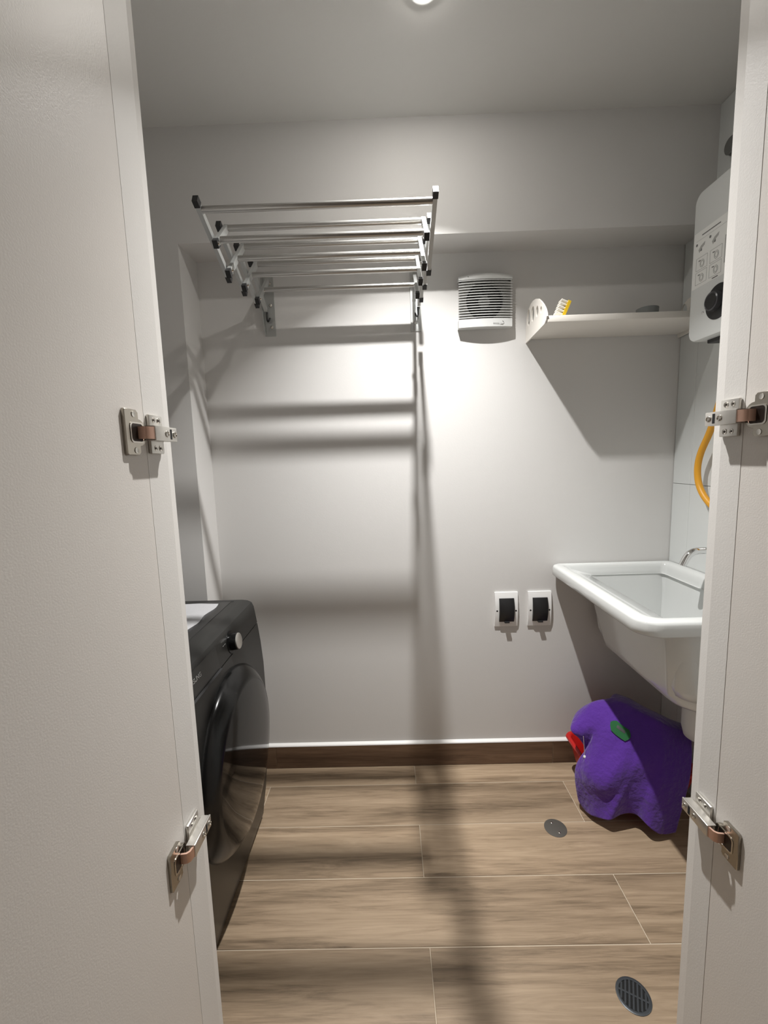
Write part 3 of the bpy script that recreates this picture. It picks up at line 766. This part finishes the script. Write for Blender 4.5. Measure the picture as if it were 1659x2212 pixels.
# ================================================================== floor drains
fd = thing('floor_cleanout', 'solid grey round cleanout cover in the floor beside the purple towel', 'drain cover', (.560, 1.389, 0))
bm = new(); lathe(bm, (.560, 1.389, 0), (0, 0, 1), [(.0385, -.001), (.0385, .0012), (.036, .0018), (0, .0018)], 40); part(fd, 'cover', bm, 'drain', True, 40)
for s in (-1, 1):
    bm = new(); lathe(bm, (.560 + s*.006, 1.389 - s*.021, .0018), (0, 0, 1), [(.0042, 0), (.0038, .0012), (0, .0014)], 14); part(fd, 'screw', bm, 'nickel', True)
gd = thing('floor_drain', 'round dark slotted floor drain nearest the viewer', 'drain', (.565, .906, 0))
bm = new(); lathe(bm, (.565, .906, 0), (0, 0, 1), [(.0395, -.001), (.0395, .0014), (.037, .0022), (.0325, .0018), (.0325, -.001)], 40); part(gd, 'rim', bm, 'grate', True, 40)
bm = new(); lathe(bm, (.565, .906, 0), (0, 0, 1), [(.0325, .0004), (0, .0004)], 32); part(gd, 'opening', bm, 'hole')
ca, sa = cos(math.radians(-28)), sin(math.radians(-28))
for k in range(-3, 4):
    o_ = k*.0088; h = sqrt(max(.0325**2 - o_*o_, 0)) - .0005
    bm = new(); box(bm, o_ - .0020, o_ + .0020, -h, h, .0004, .0019)
    for v in bm.verts: x, y = v.co.x, v.co.y; v.co.x = .565 + x*ca - y*sa; v.co.y = .906 + x*sa + y*ca
    part(gd, 'grate_bar', bm, 'grate')
bm = new(); box(bm, -.0325, .0325, -.0022, .0022, .0004, .0018)
for v in bm.verts: x, y = v.co.x, v.co.y; v.co.x = .565 + x*ca - y*sa; v.co.y = .906 + x*sa + y*ca
part(gd, 'grate_bar', bm, 'grate')

# ================================================================== concealed hinges
def hinge(X, s, yj, z, lab):
    """s=+1 on the left jamb (inner face looks to +X)"""
    h = thing('concealed_hinge', lab, 'hinge', (X, yj, z), 'concealed cup hinges on the doors')
    def P(u, v, n): return (X + s*n, yj + u, z + v)
    def hb(bm, u0, u1, v0, v1, n0, n1, bev=0.0):
        xa, xb = sorted((X + s*n0, X + s*n1)); return box(bm, xa, xb, yj + u0, yj + u1, z + v0, z + v1, bev, 2)
    # cup plate on the door
    bm = new()
    out = [(-.052, -.031), (-.026, -.031), (-.0225, -.028), (-.0225, -.019)]
    out += [(-.0225 + .0175*cos(t), .019*sin(t)) for t in [-pi/2 + pi*k/10 for k in range(1, 10)]]
    out += [(-.0225, .019), (-.0225, .028), (-.026, .031), (-.052, .031), (-.054, .029), (-.054, -.029)]
    A_ = [bm.verts.new(P(u, v, .0003)) for u, v in out]; B_ = [bm.verts.new(P(u, v, .0040)) for u, v in out]
    c = (-.036, 0.0); C_ = [bm.verts.new(P(c[0] + (u - c[0])*.955, v*.97, .0048)) for u, v in out]
    for Q, R_ in ((A_, B_), (B_, C_)):
        for k in range(len(out)): bm.faces.new((Q[k], Q[(k+1) % len(out)], R_[(k+1) % len(out)], R_[k]))
    bm.faces.new(C_)
    cp = part(h, 'cup_plate', bm, 'nickelc', True, 30)
    bm = new()
    loop = rrect(-.0445, -.0125, -.0140, .0140, .006, 5)
    loft(bm, [[P(u, v, .0046) for u, v in loop], [P(u, v, .0056) for u, v in loop], [P(-.027 + (u + .027)*.86, v*.86, .0056) for u, v in loop], [P(-.027 + (u + .027)*.84, v*.84, .0050) for u, v in loop]], False, False); part(cp, 'cup_lip', bm, 'nickel', True, 30)
    bm = new(); loft(bm, [[P(-.027 + (u + .027)*.9, v*.9, .0051) for u, v in loop], [P(-.027 + (u + .027)*.9, v*.9, .0052) for u, v in loop]], True, True); part(cp, 'cup_opening', bm, 'darkm')
    for v in (-.0245, .0245):
        bm = new(); lathe(bm, P(-.034, v, .0046), (s, 0, 0), [(.0042, 0), (.0040, .0010), (.0022, .0006), (0, .0006)], 14); sc = part(cp, 'screw', bm, 'nickeld', True, 30)
    # link between cup and arm
    bm = new()
    prof = [(-.0275, .0054), (-.0262, .0150), (-.0225, .0190), (-.010, .0218), (-.010, .0188), (-.0205, .0162), (-.0235, .0130), (-.0245, .0054)]
    R1 = [bm.verts.new(P(u, -.0085, n)) for u, n in prof]; R2 = [bm.verts.new(P(u, .0085, n)) for u, n in prof]
    for k in range(len(prof)): bm.faces.new((R1[k], R1[(k+1) % len(prof)], R2[(k+1) % len(prof)], R2[k]))
    bm.faces.new(R1); bm.faces.new(R2[::-1]); part(h, 'hinge_link', bm, 'bronze', True, 35, label='copper-toned link')
    # arm: channel section standing off the jamb
    bm = new()
    hb(bm, -.013, .048, -.0105, .0105, .0195, .0225, .0008)
    hb(bm, -.013, .046, -.0105, -.0088, .008, .0205); hb(bm, -.013, .046, .0088, .0105, .008, .0205)
    ar = part(h, 'hinge_arm', bm, 'nickeld', True, 30)
    for u in (.018, .041):
        bm = new(); lathe(bm, P(u, 0, .0224), (s, 0, 0), [(.0048, 0), (.0046, .0012), (.003, .0020), (.0028, .0010), (0, .0010)], 16); part(ar, 'adjusting_screw', bm, 'nickel', True, 30)
    bm = new(); hb(bm, .0275, .0325, -.0075, .0075, .0222, .02275); part(ar, 'slot', bm, 'hole')
    # mounting plate wings on the jamb
    bm = new(); hb(bm, .004, .040, -.0285, .0285, .0003, .0055, .0018); mp = part(h, 'mounting_plate', bm, 'nickeld', True, 30)
    bm = new(); hb(bm, .002, .044, -.0085, .0085, .0050, .0120); part(mp, 'raised_base', bm, 'nickel')
    for v in (-.0205, .0205):
        for u, r in ((.0150, .0036), (.0285, .0042)):
            bm = new(); lathe(bm, P(u, v, .0054), (s, 0, 0), [(r, 0), (r, .0008), (r*.55, .0002), (0, .0002)], 14); part(mp, 'screw', bm, 'nickel', True, 30)
            bm = new(); lathe(bm, P(u, v, .0056), (s, 0, 0), [(r*.42, 0), (r*.42, .0004), (0, .0004)], 8); part(mp, 'screw_recess', bm, 'darkm')
hinge(PLX, 1, JL, 1.376, 'upper metal cup hinge on the left door')
hinge(PLX, 1, JL, .714, 'lower metal cup hinge on the left door, beside the washing machine')
hinge(PRX, -1, JR, 1.376, 'upper metal cup hinge on the right door, over the yellow hose')
hinge(PRX, -1, JR, .704, 'lower metal cup hinge on the right door, near the purple towel')
